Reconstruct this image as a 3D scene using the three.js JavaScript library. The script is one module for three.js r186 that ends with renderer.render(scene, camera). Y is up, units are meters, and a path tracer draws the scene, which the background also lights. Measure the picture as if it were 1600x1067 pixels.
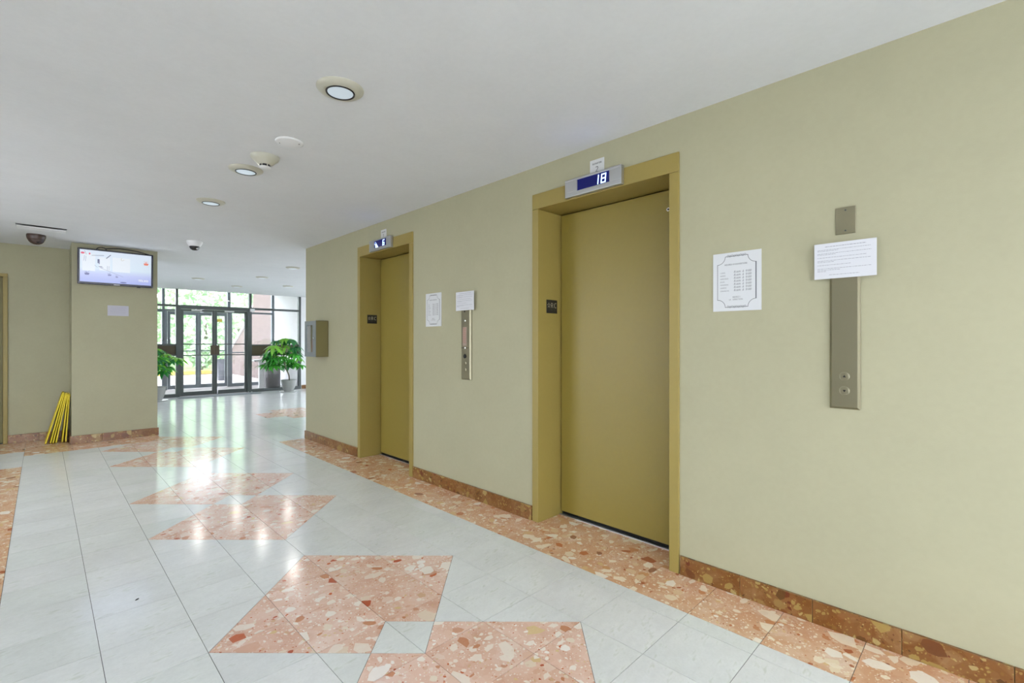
import * as THREE from 'three';
import { RoundedBoxGeometry } from 'three/addons/geometries/RoundedBoxGeometry.js';
import { mergeGeometries } from 'three/addons/utils/BufferGeometryUtils.js';
import { RectAreaLightUniformsLib } from 'three/addons/lights/RectAreaLightUniformsLib.js';

// ------------------------------------------------------------------ camera, sky, exposure
const T = 0.3048;                                   // one floor tile
const EYE = 1.2332, CEIL = 2.441, XW = 2.419;       // eye height, ceiling, elevator wall
const scene = new THREE.Scene();
const camera = new THREE.PerspectiveCamera(2 * Math.atan(533.5 / 740.94) * 180 / Math.PI, 1600 / 1067, 0.05, 200);
camera.position.set(0, EYE, 0);
camera.rotation.y = -44.757 * Math.PI / 180;
camera.setViewOffset(1600, 1067, 0, -1.36, 1600, 1067);
scene.add(camera);
const renderer = new THREE.WebGLRenderer({ antialias: true });
renderer.toneMapping = THREE.LinearToneMapping;
renderer.toneMappingExposure = 1.0;
renderer.shadowMap.enabled = true;
RectAreaLightUniformsLib.init();
scene.background = new THREE.Color().setRGB(0.925, 0.965, 1.06);     // bright overcast sky
scene.backgroundIntensity = 9;
const LAMP = 45, LAMP_COLOR = new THREE.Color().setRGB(1.0, 0.98, 0.94);
const LOBBY_LAMP = 110;

// ------------------------------------------------------------------ helpers
function rng(seed) { let s = seed >>> 0; return () => { s = (s + 0x6D2B79F5) >>> 0; let t = s; t = Math.imul(t ^ (t >>> 15), t | 1); t ^= t + Math.imul(t ^ (t >>> 7), t | 61); return ((t ^ (t >>> 14)) >>> 0) / 4294967296; }; }
const taken = {};
function numbered(n) { taken[n] = (taken[n] ?? -1) + 1; return taken[n] ? n + '_' + String(taken[n]).padStart(3, '0') : n; }
function mesh(name, geo, mat, parent) { const m = new THREE.Mesh(geo, mat); m.name = name; m.castShadow = m.receiveShadow = true; parent.add(m); return m; }
function thing(name, label, category, pos = [0, 0, 0], turn = 0, group) {
  const o = new THREE.Group(); o.name = numbered(name); o.position.set(...pos); o.rotation.y = turn;
  o.userData = { label, category }; if (group) o.userData.group = group; scene.add(o); return o;
}
function struct(name, label, category, pos = [0, 0, 0]) { const o = thing(name, label, category, pos); o.userData.kind = 'structure'; return o; }
// box from bounds, uv in metres
function uvMetres(g) {
  const p = g.attributes.position, n = g.attributes.normal, uv = new Float32Array(p.count * 2);
  for (let i = 0; i < p.count; i++) {
    const ax = Math.abs(n.getX(i)), ay = Math.abs(n.getY(i)), az = Math.abs(n.getZ(i));
    const a = ax > ay && ax > az ? [p.getZ(i), p.getY(i)] : ay > az ? [p.getX(i), p.getZ(i)] : [p.getX(i), p.getY(i)];
    uv[2 * i] = a[0]; uv[2 * i + 1] = a[1];
  }
  g.setAttribute('uv', new THREE.BufferAttribute(uv, 2)); return g;
}
function bx(x0, x1, y0, y1, z0, z1, r = 0) {
  const w = Math.abs(x1 - x0), h = Math.abs(y1 - y0), d = Math.abs(z1 - z0);
  let g = r ? new RoundedBoxGeometry(w, h, d, 2, Math.min(r, w / 2.01, h / 2.01, d / 2.01)) : new THREE.BoxGeometry(w, h, d);
  g = g.index ? g.toNonIndexed() : g;
  g.translate((x0 + x1) / 2, (y0 + y1) / 2, (z0 + z1) / 2);
  return uvMetres(g);
}
const merge = (a) => mergeGeometries(a.map((g) => g.index ? g.toNonIndexed() : g));
const lathe = (pts, seg = 40) => new THREE.LatheGeometry(pts.map(([r, y]) => new THREE.Vector2(Math.max(r, 1e-5), y)), seg);
const cyl = (r, h, seg = 24) => new THREE.CylinderGeometry(r, r, h, seg);
function tube(pts, r, seg = 24, rad = 8) { return new THREE.TubeGeometry(new THREE.CatmullRomCurve3(pts.map((p) => new THREE.Vector3(...p))), seg, r, rad); }

// ------------------------------------------------------------------ textures
function canvasTex(w, h, draw, { repeat, srgb = true } = {}) {
  const c = document.createElement('canvas'); c.width = w; c.height = h; draw(c.getContext('2d'), w, h);
  const t = new THREE.CanvasTexture(c); if (srgb) t.colorSpace = THREE.SRGBColorSpace;
  t.anisotropy = 8;
  if (repeat) { t.wrapS = t.wrapT = THREE.RepeatWrapping; t.repeat.set(repeat, repeat); }
  return t;
}
// tileable value noise in [0,1]
function noiseField(n, cells, seed) {
  const r = rng(seed), g = Array.from({ length: cells * cells }, r), out = new Float32Array(n * n), s = (t) => t * t * (3 - 2 * t);
  for (let y = 0; y < n; y++) for (let x = 0; x < n; x++) {
    const fx = x / n * cells, fy = y / n * cells, x0 = fx | 0, y0 = fy | 0, x1 = (x0 + 1) % cells, y1 = (y0 + 1) % cells, u = s(fx - x0), v = s(fy - y0);
    out[y * n + x] = (g[y0 * cells + x0] * (1 - u) + g[y0 * cells + x1] * u) * (1 - v) + (g[y1 * cells + x0] * (1 - u) + g[y1 * cells + x1] * u) * v;
  }
  return out;
}
function dataTex(n, f, { repeat = 1, srgb = false } = {}) {
  const d = new Uint8Array(n * n * 4);
  for (let i = 0; i < n * n; i++) { const c = f(i); for (let k = 0; k < 3; k++) d[4 * i + k] = Math.max(0, Math.min(255, Math.round(c[k] ?? c[0]))); d[4 * i + 3] = 255; }
  const t = new THREE.DataTexture(d, n, n); t.magFilter = THREE.LinearFilter; t.minFilter = THREE.LinearMipmapLinearFilter; t.generateMipmaps = true;
  t.wrapS = t.wrapT = THREE.RepeatWrapping; t.repeat.set(repeat, repeat); if (srgb) t.colorSpace = THREE.SRGBColorSpace; t.needsUpdate = true; return t;
}
// breccia / terrazzo: matrix with angular chips of many sizes, 1.6 m across
function brecciaTex(seed, matrix, chips) {
  const N = 2048;
  return canvasTex(N, N, (g) => {
    const r = rng(seed);
    g.fillStyle = matrix; g.fillRect(0, 0, N, N);
    const blob = (x, y, a, el, rot, col, jag) => {
      for (const ox of [-N, 0, N]) for (const oy of [-N, 0, N]) {
        if (x + ox + a * 1.6 < 0 || x + ox - a * 1.6 > N || y + oy + a * 1.6 < 0 || y + oy - a * 1.6 > N) continue;
        g.beginPath();
        for (let k = 0; k < jag.length; k++) { const t = k / jag.length * Math.PI * 2, R = a * jag[k], px = Math.cos(t) * R, py = Math.sin(t) * R * el; const X = x + ox + px * Math.cos(rot) - py * Math.sin(rot), Y = y + oy + px * Math.sin(rot) + py * Math.cos(rot); k ? g.lineTo(X, Y) : g.moveTo(X, Y); }
        g.closePath(); g.fillStyle = col; g.fill();
      }
    };
    const chip = (a) => { const jag = Array.from({ length: 5 + (r() * 4 | 0) }, () => 0.65 + r() * 0.55), c = chips[Math.floor(Math.pow(r(), 2.6) * chips.length)]; blob(r() * N, r() * N, a, 0.45 + r() * 0.5, r() * 7, c, jag); };
    for (let k = 0; k < 900; k++) { g.globalAlpha = 0.06; blob(r() * N, r() * N, 40 + r() * 90, 0.6, r() * 7, r() < 0.6 ? '#ffffff' : '#a86a48', Array.from({ length: 9 }, () => 0.7 + r() * 0.5)); }
    g.globalAlpha = 0.9;
    for (let k = 0; k < 9000; k++) chip(2 + r() * 5);
    for (let k = 0; k < 1500; k++) chip(6 + r() * 12);
    for (let k = 0; k < 300; k++) chip(18 + r() * 24);
    for (let k = 0; k < 90; k++) chip(38 + r() * 34);
    g.globalAlpha = 1;
  }, { repeat: 1 / 1.6 });
}
const chipsPink = ['#f1eae0', '#f5f2ec', '#ebd6c8', '#e3c0ac', '#e9ddca', '#dcb39d', '#efe6da', '#d8b392', '#dfc593', '#cf9a7e', '#c98a68', '#c8683f', '#b9583c'];
const pinkTex = brecciaTex(11, '#e6c2b0', chipsPink);
const tanTex = brecciaTex(23, '#d6a884', ['#efe2c8', '#ead9ba', '#dfbf98', '#d6a87c', '#e8d6b2', '#cf9768', '#f2ebdd', '#d9b584', '#c6875a', '#bd7044', '#a9603c', '#97664a']);
const brownTex = brecciaTex(37, '#85592f', ['#b3a06a', '#94703c', '#77482a', '#c4b88c', '#6b4a26', '#a3875a', '#743620', '#c9bf9a', '#5f3f20', '#8a5630']);
// white marble with faint clouds and streaks, 1.8 m
const marbleTex = (() => {
  const n = 1024, a = noiseField(n, 9, 3), b = noiseField(n, 26, 5), c = noiseField(n, 90, 7), e = noiseField(n, 300, 9);
  return dataTex(n, (i) => {
    const x = i % n, y = (i / n) | 0, j = ((y * 3) % n) * n + ((x + y) % n);
    const cl = a[i] * 0.5 + b[j] * 0.35 + c[i] * 0.15, st = Math.max(0, b[j] * 0.6 + c[j] * 0.55 - 0.76) * 70 + Math.max(0, 0.30 - c[j]) * 12;
    const v = 235 + (cl - 0.5) * 20 + (e[i] - 0.5) * 5 - st * 0.75;
    return [v - 2 - st * 0.1, v, v + 1 - st * 0.28];
  }, { repeat: 1 / 1.8, srgb: true });
})();
const paintBump = (() => { const n = 512, a = noiseField(n, 128, 31), b = noiseField(n, 40, 33); return dataTex(n, (i) => [120 + (a[i] - 0.5) * 90 + (b[i] - 0.5) * 60], { repeat: 1 / 0.5 }); })();
const paintTone = (() => { const n = 512, a = noiseField(n, 6, 41), b = noiseField(n, 23, 43), c = noiseField(n, 160, 45); return dataTex(n, (i) => [249 + (a[i] - 0.5) * 5 + (b[i] - 0.5) * 3 + (c[i] - 0.5) * 3], { repeat: 1 / 2.6, srgb: true }); })();
const brushTex = (() => { const n = 256, r = rng(51), row = Array.from({ length: n }, r); return dataTex(n, (i) => [150 + (row[i % n] - 0.5) * 80 + ((i * 7919) % 13)], { repeat: 6 }); })();
const brickTex = canvasTex(512, 512, (g, w, h) => {
  const r = rng(61); g.fillStyle = '#cfc6c0'; g.fillRect(0, 0, w, h);
  for (let j = 0; j < 16; j++) for (let i = -1; i < 5; i++) { const v = 186 + r() * 26; g.fillStyle = `rgb(${v + 12 | 0},${v - 8 | 0},${v - 14 | 0})`; g.fillRect(i * 110 + (j % 2) * 55 + 3, j * 32 + 3, 104, 26); }
}, { repeat: 1 / 1.05 });

// ------------------------------------------------------------------ materials
const S = (color, o = {}) => new THREE.MeshStandardMaterial({ color, roughness: 0.6, ...o });
const P = (color, o = {}) => new THREE.MeshPhysicalMaterial({ color, roughness: 0.6, ...o });
const M = {
  plateWhite: S('#e2e4e4', { roughness: 0.25 }),
  wall: S('#a8a588', { roughness: 0.62, map: paintTone, bumpMap: paintBump, bumpScale: 0.0003 }),
  ceiling: S('#d9dcdd', { roughness: 0.85, map: paintTone, bumpMap: paintBump, bumpScale: 0.0004 }),
  white: S('#e4e6e6', { roughness: 0.7, map: paintTone }),
  tile: [0, 1, 2, 3].map((k) => P(['#f4f6f4', '#f2f5f2', '#f6f7f6', '#f3f5f4'][k], { map: marbleTex, roughness: 0.15, ior: 1.75 })),
  grout: S('#5b5f5c', { roughness: 0.9 }),
  pink: [0, 1].map((k) => P(['#ffffff', '#f8f3ef'][k], { map: pinkTex, roughness: 0.15, ior: 1.75 })),
  tan: P('#ffffff', { map: tanTex, roughness: 0.18, ior: 1.65 }),
  base: S('#d6cbae', { map: brownTex, roughness: 0.28 }),
  gold: S('#958445', { roughness: 0.42, map: paintTone }),
  goldDoor: S('#8b7b37', { roughness: 0.4, map: paintTone }),
  dark: S('#12110f', { roughness: 0.8 }),
  alu: S('#b9bbbb', { roughness: 0.33, metalness: 0.85 }),
  brushed: S('#8a856f', { roughness: 0.38, metalness: 0.9, bumpMap: brushTex, bumpScale: 0.00008 }),
  chrome: S('#d6d8da', { roughness: 0.12, metalness: 1 }),
  black: S('#131416', { roughness: 0.35 }),
  bronze: S('#4d5352', { roughness: 0.38, metalness: 0.35 }),
  bronzeOut: S('#67727a', { roughness: 0.4, metalness: 0.3 }),
  panelBrown: S('#4a3f2b', { roughness: 0.5 }),
  glass: new THREE.MeshPhysicalMaterial({ color: '#ffffff', transmission: 1, thickness: 0, roughness: 0.0, ior: 1.5 }),
  cream: S('#b9b8a8', { roughness: 0.28 }),
  plasticWhite: S('#d9dbdb', { roughness: 0.4 }),
  yellow: S('#dcc40c', { roughness: 0.45 }),
  paper: S('#c8cacd', { roughness: 0.8 }),
  olive: S('#726a3e', { roughness: 0.5 }),
  greyBox: S('#737b7b', { roughness: 0.4 }),
  pot: S('#8f918e', { roughness: 0.7 }),
  soil: S('#2e2a22', { roughness: 1 }),
  trunk: S('#6f6a5c', { roughness: 0.9 }),
  leaf: ['#33962c', '#4bb034', '#1f7a36', '#82c93f', '#2a8a3c'].map((c) => new THREE.MeshPhysicalMaterial({ color: c, roughness: 0.45, side: THREE.DoubleSide, transmission: 0.25, thickness: 0 })),
  mat: S('#787f83', { roughness: 0.95 }),
  stone: S('#6f6b6d', { roughness: 0.85 }),
  brick: S('#7d7876', { map: brickTex, roughness: 0.9 }),
  pave: S('#9b9896', { roughness: 0.95 }),
  terrace: S('#d3d1cf', { roughness: 0.95 }),
  kerb: S('#a8944a', { roughness: 0.8 }),
  grass: S('#7fa05a', { roughness: 1 }),
  domeBrown: S('#4a3a35', { roughness: 0.25 }),
  red: S('#7d1f1c', { roughness: 0.4 }),
};
const glow = (color, k) => new THREE.MeshStandardMaterial({ color: '#000000', emissive: color, emissiveIntensity: k, roughness: 0.5 });

// ------------------------------------------------------------------ floor
const X0 = -0.1396, Z0 = -0.0546, GX = (i) => X0 + T * i, GZ = (j) => Z0 + T * j;
const XB = 2.0885, ZP = -7.818, ZR = -8.434, ZE = -12.89, ZO = -15.0;
function inset(poly, g) {                                  // shrink a convex polygon
  const n = poly.length, out = []; let A = 0;
  for (let k = 0; k < n; k++) { const [a, b] = poly[k], [c, d] = poly[(k + 1) % n]; A += a * d - c * b; }
  const P = A > 0 ? poly.slice().reverse() : poly;         // clockwise in x,z: faces up
  const ed = P.map((p, k) => { const q = P[(k + 1) % n], dx = q[0] - p[0], dz = q[1] - p[1], l = Math.hypot(dx, dz), nx = dz / l, nz = -dx / l; return [p[0] - nx * -g, p[1] - nz * -g, dx / l, dz / l]; });
  for (let k = 0; k < n; k++) { const [ax, az, adx, adz] = ed[(k + n - 1) % n], [bx_, bz, bdx, bdz] = ed[k], den = adx * bdz - adz * bdx, t = ((bx_ - ax) * bdz - (bz - az) * bdx) / den; out.push([ax + adx * t, az + adz * t]); }
  return out;
}
function prism(poly, y0, y1, gap, off) {
  const P = inset(poly, gap), pos = [], nor = [], uv = [], n = P.length;
  const v = (p, y, nn) => { pos.push(p[0], y, p[1]); nor.push(...nn); uv.push(p[0] + off[0], p[1] + off[1]); };
  for (let k = 1; k < n - 1; k++) for (const q of [P[0], P[k], P[k + 1]]) v(q, y1, [0, 1, 0]);
  for (let k = 0; k < n; k++) { const a = P[k], b = P[(k + 1) % n], l = Math.hypot(b[0] - a[0], b[1] - a[1]), nn = [-(b[1] - a[1]) / l, 0, (b[0] - a[0]) / l]; v(a, y1, nn); v(a, y0, nn); v(b, y1, nn); v(b, y1, nn); v(a, y0, nn); v(b, y0, nn); }
  const g = new THREE.BufferGeometry();
  g.setAttribute('position', new THREE.Float32BufferAttribute(pos, 3)); g.setAttribute('normal', new THREE.Float32BufferAttribute(nor, 3)); g.setAttribute('uv', new THREE.Float32BufferAttribute(uv, 2));
  return g;
}
const floor = struct('floor', 'polished white marble tile floor with pink stone diamonds and tan border', 'floor');
mesh('slab', merge([bx(-2.8, 8.4, -0.2, -0.0025, ZE - 0.05, 3.2)]), M.grout, floor);
{
  const r = rng(101), GAP = 0.0011;
  const lay = (name, poly, mat) => mesh(name, prism(poly, -0.012, 0, GAP, [r() * 5, r() * 5]), mat, floor);
  const rect = (a, b, c, d) => [[a, c], [b, c], [b, d], [a, d]];
  // overlapping pairs of diamonds; where two overlap the tiles are white
  const centres = [-4, -7, -12, -15, -20, -23].map((z) => [4, z]);
  const isPink = (x, z) => centres.filter(([cx, cz]) => Math.abs(x - cx) + Math.abs(z - cz) < 2).length === 1;
  let k = 0;
  const cell = (i, j, keep) => {
    const c = [i + .5, j + .5], q = [[i, j], [i + 1, j], [i + 1, j + 1], [i, j + 1]];
    const tri = q.map((p, n) => [p, q[(n + 1) % 4]]), col = tri.map(([a, b]) => isPink((a[0] + b[0] + c[0]) / 3, (a[1] + b[1] + c[1]) / 3));
    const W = (p) => [GX(p[0]), GZ(p[1])];
    const put = (poly, pk) => keep(pk ? 'accent_tile' : 'tile', poly.map(W), pk ? M.pink[k++ % 2] : M.tile[(r() * 4) | 0]);
    if (col.every((v) => v === col[0])) return put(q, col[0]);
    for (let n = 0; n < 2; n++) if (col[n] === col[(n + 1) % 4] && col[n + 2] === col[(n + 3) % 4] && col[n] !== col[n + 2]) { put([q[n], q[n + 1], q[(n + 2) % 4]], col[n]); put([q[n + 2], q[(n + 3) % 4], q[n]], col[n + 2]); return; }
    if (col[1] === col[2] && col[3] === col[0] && col[0] !== col[1]) { put([q[1], q[2], q[3]], col[1]); put([q[3], q[0], q[1]], col[3]); return; }
    tri.forEach(([a, b], n) => put([a, b, c], col[n]));
  };
  const back = [], backPut = (n, poly) => back.push(prism(poly, -0.012, 0, GAP, [r() * 5, r() * 5]));
  for (let j = -25; j <= 9; j++) for (let i = 0; i < 7; i++) {
    if (j > 1) { backPut('', [[GX(i), GZ(j)], [GX(i + 1), GZ(j)], [GX(i + 1), GZ(j + 1)], [GX(i), GZ(j + 1)]]); continue; }
    if (i < 4 && j < -24) continue;
    cell(i, j, lay);
  }
  for (let j = -21; j <= 9; j++) (j > 1 ? backPut : lay)('edge_tile', rect(GX(7), XB, GZ(j), Math.min(GZ(j + 1), 3)), M.tile[j & 3]);
  // tan border along the elevator wall
  const bj = [-6.215]; for (let j = -20; j <= 10; j++) bj.push(GZ(j));
  for (let n = 0; n < bj.length - 1; n++) if (bj[n + 1] < 0.9) lay('border_tile', rect(XB, XW, bj[n], bj[n + 1]), M.tan);
  const tanBack = prism(rect(XB, XW, GZ(3), 3), -0.012, 0, GAP, [0, 0]);
  for (const [a, b] of [[-2.23, -1.168], [-4.787, -3.723]]) lay('threshold_tile', rect(XW, 2.642, a + 0.05, b - 0.05), M.tan);
  // left: pink field, white cross band, strip before the pillar and the recessed wall
  for (let j = -22; j <= 1; j++) for (let i = -2; i < 0; i++) lay('field_tile', rect(GX(i), GX(i + 1), GZ(j), GZ(j + 1)), M.tan);
  for (let j = -25; j < -22; j++) for (let i = -2; i < 0; i++) lay('tile', rect(GX(i), GX(i + 1), GZ(j), GZ(j + 1)), M.tile[(i + j) & 3]);
  for (const [a, b] of [[-0.75, X0], [X0, 0.256], [0.256, 0.68], [0.68, 1.095]]) lay('border_tile', rect(a, b, a < X0 ? ZR : a < 0.2 ? ZR : ZP, a < X0 ? GZ(-25) : GZ(-24)), M.tan);
  // beyond the frame and far into the lobby: the same tiles joined together
  for (let j = -25; j <= 9; j++) for (let i = -9; i < -2; i++) if (GX(i) > -2.8) backPut('', rect(GX(i), GX(i + 1), GZ(j), GZ(j + 1)));
  for (let j = 2; j <= 9; j++) for (let i = -2; i < 0; i++) backPut('', rect(GX(i), GX(i + 1), GZ(j), GZ(j + 1)));
  for (let i = -9; i < -2; i++) backPut('', rect(GX(i), GX(i + 1), ZR, GZ(-25)));
  const farPink = [], lobbyPink = (x, z) => Math.abs(x - 11.2) + Math.abs(z + 28) < 2.4;
  for (let j = -43; j <= -21; j++) for (let i = 4; i < 27; i++) {
    const a = Math.max(GX(i), j < -25 ? 1.095 : 0, j === -21 && i === 7 ? XB : 0), b = GX(i + 1), c = Math.max(GZ(j), ZE), d = j === -21 ? -6.215 : GZ(j + 1);
    if (j >= -25 && i < 7) continue;
    if (j > -21 || d - c < 0.03) continue;
    (lobbyPink(i + .5, j + .5) ? farPink : back).push(prism(rect(a, b, c, d), -0.012, 0, GAP, [r() * 5, r() * 5]));
  }
  const st = mesh('outlying_tiles', mergeGeometries(back), M.tile[0], floor); st.userData.kind = 'stuff';
  const sp = mesh('outlying_accent_tiles', mergeGeometries([...farPink, tanBack]), M.pink[0], floor); sp.userData.kind = 'stuff';
}

// ------------------------------------------------------------------ walls and ceiling
const OPEN = [[-2.23, -1.168], [-4.787, -3.723]], OPEN_H = 2.25;
{
  const w = struct('wall_right', 'beige painted elevator wall along the corridor', 'wall');
  mesh('wall_panel', merge([
    bx(XW, 2.75, 0, CEIL, -1.168, 3.2), bx(XW, 2.75, 0, CEIL, -3.723, -2.23), bx(XW, 2.75, 0, CEIL, -6.215, -4.787),
    ...OPEN.map(([a, b]) => bx(XW, 2.75, OPEN_H, CEIL, a, b)), bx(2.75, 2.95, 0, CEIL, -6.215, 3.2)]), M.wall, w);
  const l = struct('wall_lobby', 'pale end wall of the elevator block facing the lobby', 'wall');
  mesh('wall_panel', merge([bx(2.95, 8.4, 0, CEIL, -6.215, -6.0), bx(8.2, 8.4, 0, CEIL, ZE - 0.1, -12.6), bx(8.2, 8.4, 0, CEIL, -6.6, -6.215), bx(8.2, 8.4, 2.35, CEIL, -12.6, -6.6)]), M.white, l);
  const p = struct('pillar', 'olive beige pillar carrying the television', 'pillar');
  mesh('pillar_body', bx(0.256, 1.095, 0, CEIL, ZR - 0.2, ZP), M.wall, p);
  const rc = struct('wall_recess', 'olive beige recessed wall with a door beside the pillar', 'wall');
  mesh('wall_panel', merge([bx(-0.325, 0.256, 0, CEIL, ZR - 0.2, ZR), bx(-2.8, -1.305, 0, CEIL, ZR - 0.2, ZR), bx(-1.305, -0.325, 2.04, CEIL, ZR - 0.2, ZR), bx(-1.5, -0.1, 0, 2.2, ZR - 0.4, ZR - 0.2)]), M.wall, rc);
  mesh('wall_panel', merge([bx(-2.8, -2.6, 0, CEIL, ZR - 0.2, -6.2), bx(-2.8, -2.6, 0, CEIL, -4.0, 0.4), bx(-2.8, -2.6, 2.35, CEIL, -6.2, -4.0), bx(-2.8, -2.6, 0, CEIL, 2.8, 3.2), bx(-2.8, -2.6, 2.35, CEIL, 0.4, 2.8)]), M.wall, struct('wall_left', 'beige corridor wall opposite the elevators', 'wall'));
  const glazing = (name, label, x, z0, z1, n) => {
    const wn = struct(name, label, 'window', [x, 0, z0]), L = z1 - z0, p = L / n;
    for (let k = 0; k <= n; k++) mesh('mullion', bx(-0.05, 0.05, 0, 2.35, Math.max(0, k * p - 0.03), Math.min(L, k * p + 0.03)), M.bronze, wn);
    mesh('transom', bx(-0.05, 0.05, 2.29, 2.35, 0, L), M.bronze, wn); mesh('bottom_rail', bx(-0.05, 0.05, 0, 0.08, 0, L), M.bronze, wn);
    for (let k = 0; k < n; k++) mesh('pane', bx(-0.003, 0.003, 0.08, 2.29, k * p + 0.03, (k + 1) * p - 0.03), M.glass, wn);
  };
  glazing('window_3', 'long glazed side of the corridor opposite the elevators', -2.7, 0.4, 2.8, 2);
  const gb = struct('window_5', 'glazed end of the corridor behind the viewer', 'window', [0, 0, 3.1]);
  const xs = [-2.3, -1.2, -0.1, 1.0, 2.1];
  for (const x of xs) mesh('mullion', bx(x - 0.03, x + 0.03, 0, 2.35, -0.05, 0.05), M.bronze, gb);
  for (let k = 0; k < 4; k++) { const a = xs[k] + 0.03, b = xs[k + 1] - 0.03; mesh('transom', bx(a, b, 2.29, 2.35, -0.05, 0.05), M.bronze, gb); mesh('bottom_rail', bx(a, b, 0, 0.08, -0.05, 0.05), M.bronze, gb); mesh('pane', bx(a, b, 0.08, 2.29, -0.003, 0.003), M.glass, gb); }
  glazing('window_6', 'glazed end of the side passage across from the far elevator', -2.7, -6.2, -4.0, 2);
  glazing('window_4', 'glazed side of the lobby beyond the elevator block', 8.3, -12.6, -6.6, 5);
  mesh('paving', merge([bx(-40, -2.8, -0.3, -0.02, -15.1, 40), bx(8.4, 40, -0.3, -0.02, -15.1, 40), bx(-2.8, 8.4, -0.3, -0.02, 3.2, 40)]), M.terrace, struct('terrace', 'pale paved terraces outside the glazing', 'pavement'));
  mesh('wall_panel', merge([bx(-2.6, -2.33, 0, CEIL, 3.0, 3.2), bx(2.13, XW, 0, CEIL, 3.0, 3.2), bx(-2.33, 2.13, 2.35, CEIL, 3.0, 3.2)]), M.wall, struct('wall_back', 'beige wall closing the corridor behind the viewer', 'wall'));
  mesh('wall_panel', bx(0.895, 1.095, 0, CEIL, ZE - 0.1, ZR - 0.2), M.white, struct('wall_lobby_left', 'pale lobby wall behind the pillar', 'wall'));
  mesh('wall_panel', merge([bx(4.89, 8.2, 0, CEIL, ZE - 0.1, ZE), bx(0.895, 1.25, 0, CEIL, ZE - 0.1, ZE)]), M.white, struct('wall_entrance', 'white wall beside the glass entrance', 'wall'));
  const c = struct('ceiling', 'smooth off white painted ceiling', 'ceiling');
  mesh('ceiling_panel', bx(-2.8, 8.4, CEIL, CEIL + 0.2, ZE - 0.1, 3.2), M.ceiling, c);
  // vestibule
  const v = struct('wall_vestibule', 'white vestibule walls and ceiling behind the inner doors', 'wall');
  mesh('wall_panel', merge([bx(4.89, 5.05, 0, 2.75, ZO, ZE - 0.1), bx(0.95, 1.1, 0, 2.75, ZO, ZE - 0.1)]), M.white, v);
  mesh('ceiling_panel', bx(0.95, 5.05, 2.75, 2.9, ZO - 0.1, ZE - 0.1), M.white, v);
  mesh('ceiling_step', bx(0.95, 5.05, CEIL + 0.2, 2.75, ZE - 0.14, ZE - 0.1), M.white, v);
  mesh('floor_panel', bx(0.95, 5.05, -0.2, -0.004, ZO - 0.1, ZE - 0.05), M.pave, v);
}
// baseboards: pieces one tile long
{
  const r = rng(202);
  const run = (o, a, b, place) => { const n = Math.max(1, Math.round((b - a) / T)), s = (b - a) / n; for (let k = 0; k < n; k++) { const g = place(a + k * s + 0.0008, a + (k + 1) * s - 0.0008), uv = g.attributes.uv, o1 = r() * 5, o2 = r() * 5; for (let i = 0; i < uv.count; i++) uv.setXY(i, uv.getX(i) + o1, uv.getY(i) + o2); mesh('baseboard_piece', g, M.base, o); } };
  const br = struct('baseboard_right', 'brown stone baseboard along the elevator wall', 'baseboard');
  const onRight = (a, b) => bx(XW - 0.014, XW, 0, 0.1, a, b, 0.002);
  run(br, -1.161, 1.28, onRight); run(br, -3.716, -2.237, onRight); run(br, -6.229, -4.794, onRight);
  run(br, XW, 3.4, (a, b) => bx(a, b, 0, 0.1, -6.229, -6.215, 0.002));
  const bp = struct('baseboard_pillar', 'brown stone baseboard around the television pillar', 'baseboard');
  run(bp, 0.25, 1.109, (a, b) => bx(a, b, 0, 0.1, ZP, ZP + 0.014, 0.002));
  run(bp, ZR + 0.014, ZP, (a, b) => bx(0.242, 0.256, 0, 0.1, a, b, 0.002));
  const bc = struct('baseboard_recess', 'brown stone baseboard on the recessed wall', 'baseboard');
  run(bc, -0.295, 0.242, (a, b) => bx(a, b, 0, 0.1, ZR, ZR + 0.014, 0.002));
  const be = struct('baseboard_entrance', 'pinkish stone baseboard on the white entrance wall', 'baseboard');
  run(be, 4.9, 6.4, (a, b) => bx(a, b, 0, 0.1, ZE, ZE + 0.014, 0.002));
}

// ------------------------------------------------------------------ elevators (local x runs along the wall, local z points into the corridor)
function elevator(zc, label, rcLabel, n) {
  const e = thing('elevator_entrance', label, 'elevator door', [XW, 0, zc], -Math.PI / 2, 'elevator entrances');
  for (const s of [-1, 1]) mesh('jamb', bx(s * 0.531, s * 0.476, 0, 2.145, -0.25, 0.012, 0.003), M.gold, e);
  mesh('header', bx(-0.531, 0.531, 2.1462, 2.25, -0.25, 0.012, 0.003), M.gold, e);
  const d = mesh('door_panel', bx(-0.466, 0.476, 0.028, 2.138, -0.25, -0.226, 0.003), M.goldDoor, e);
  const key = mesh('release_key_hole', lathe([[0.005, 0], [0.0055, 0.003], [0.0105, 0.004], [0.012, 0.0005]], 20), M.chrome, d);
  key.rotation.x = Math.PI / 2; key.position.set(0.352, 2.024, -0.226);
  const hole = mesh('key_slot', cyl(0.005, 0.002), M.dark, d); hole.rotation.x = Math.PI / 2; hole.position.set(0.352, 2.024, -0.2255);
  mesh('sill', bx(-0.476, 0.476, 0, 0.006, -0.232, -0.218), M.alu, e);
  mesh('shaft_gap', bx(-0.476, 0.476, 0, 2.145, -0.275, -0.262), M.dark, e);
  // floor designation plate fixed inside the far jamb: star and RC, raised
  const z1 = zc - 0.476;
  const p = thing('floor_plate', rcLabel, 'sign', [XW + 0.13, 1.437, z1 + 0.001], 0, 'tactile floor plates');
  mesh('plate', bx(-0.057, 0.057, 0, 0.094, 0, 0.003, 0.002), M.black, p);
  mesh('lettering', new THREE.PlaneGeometry(0.112, 0.092).translate(0, 0.047, 0.0034), S('#ffffff', { map: rcTex, roughness: 0.5 }), p);
}
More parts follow.
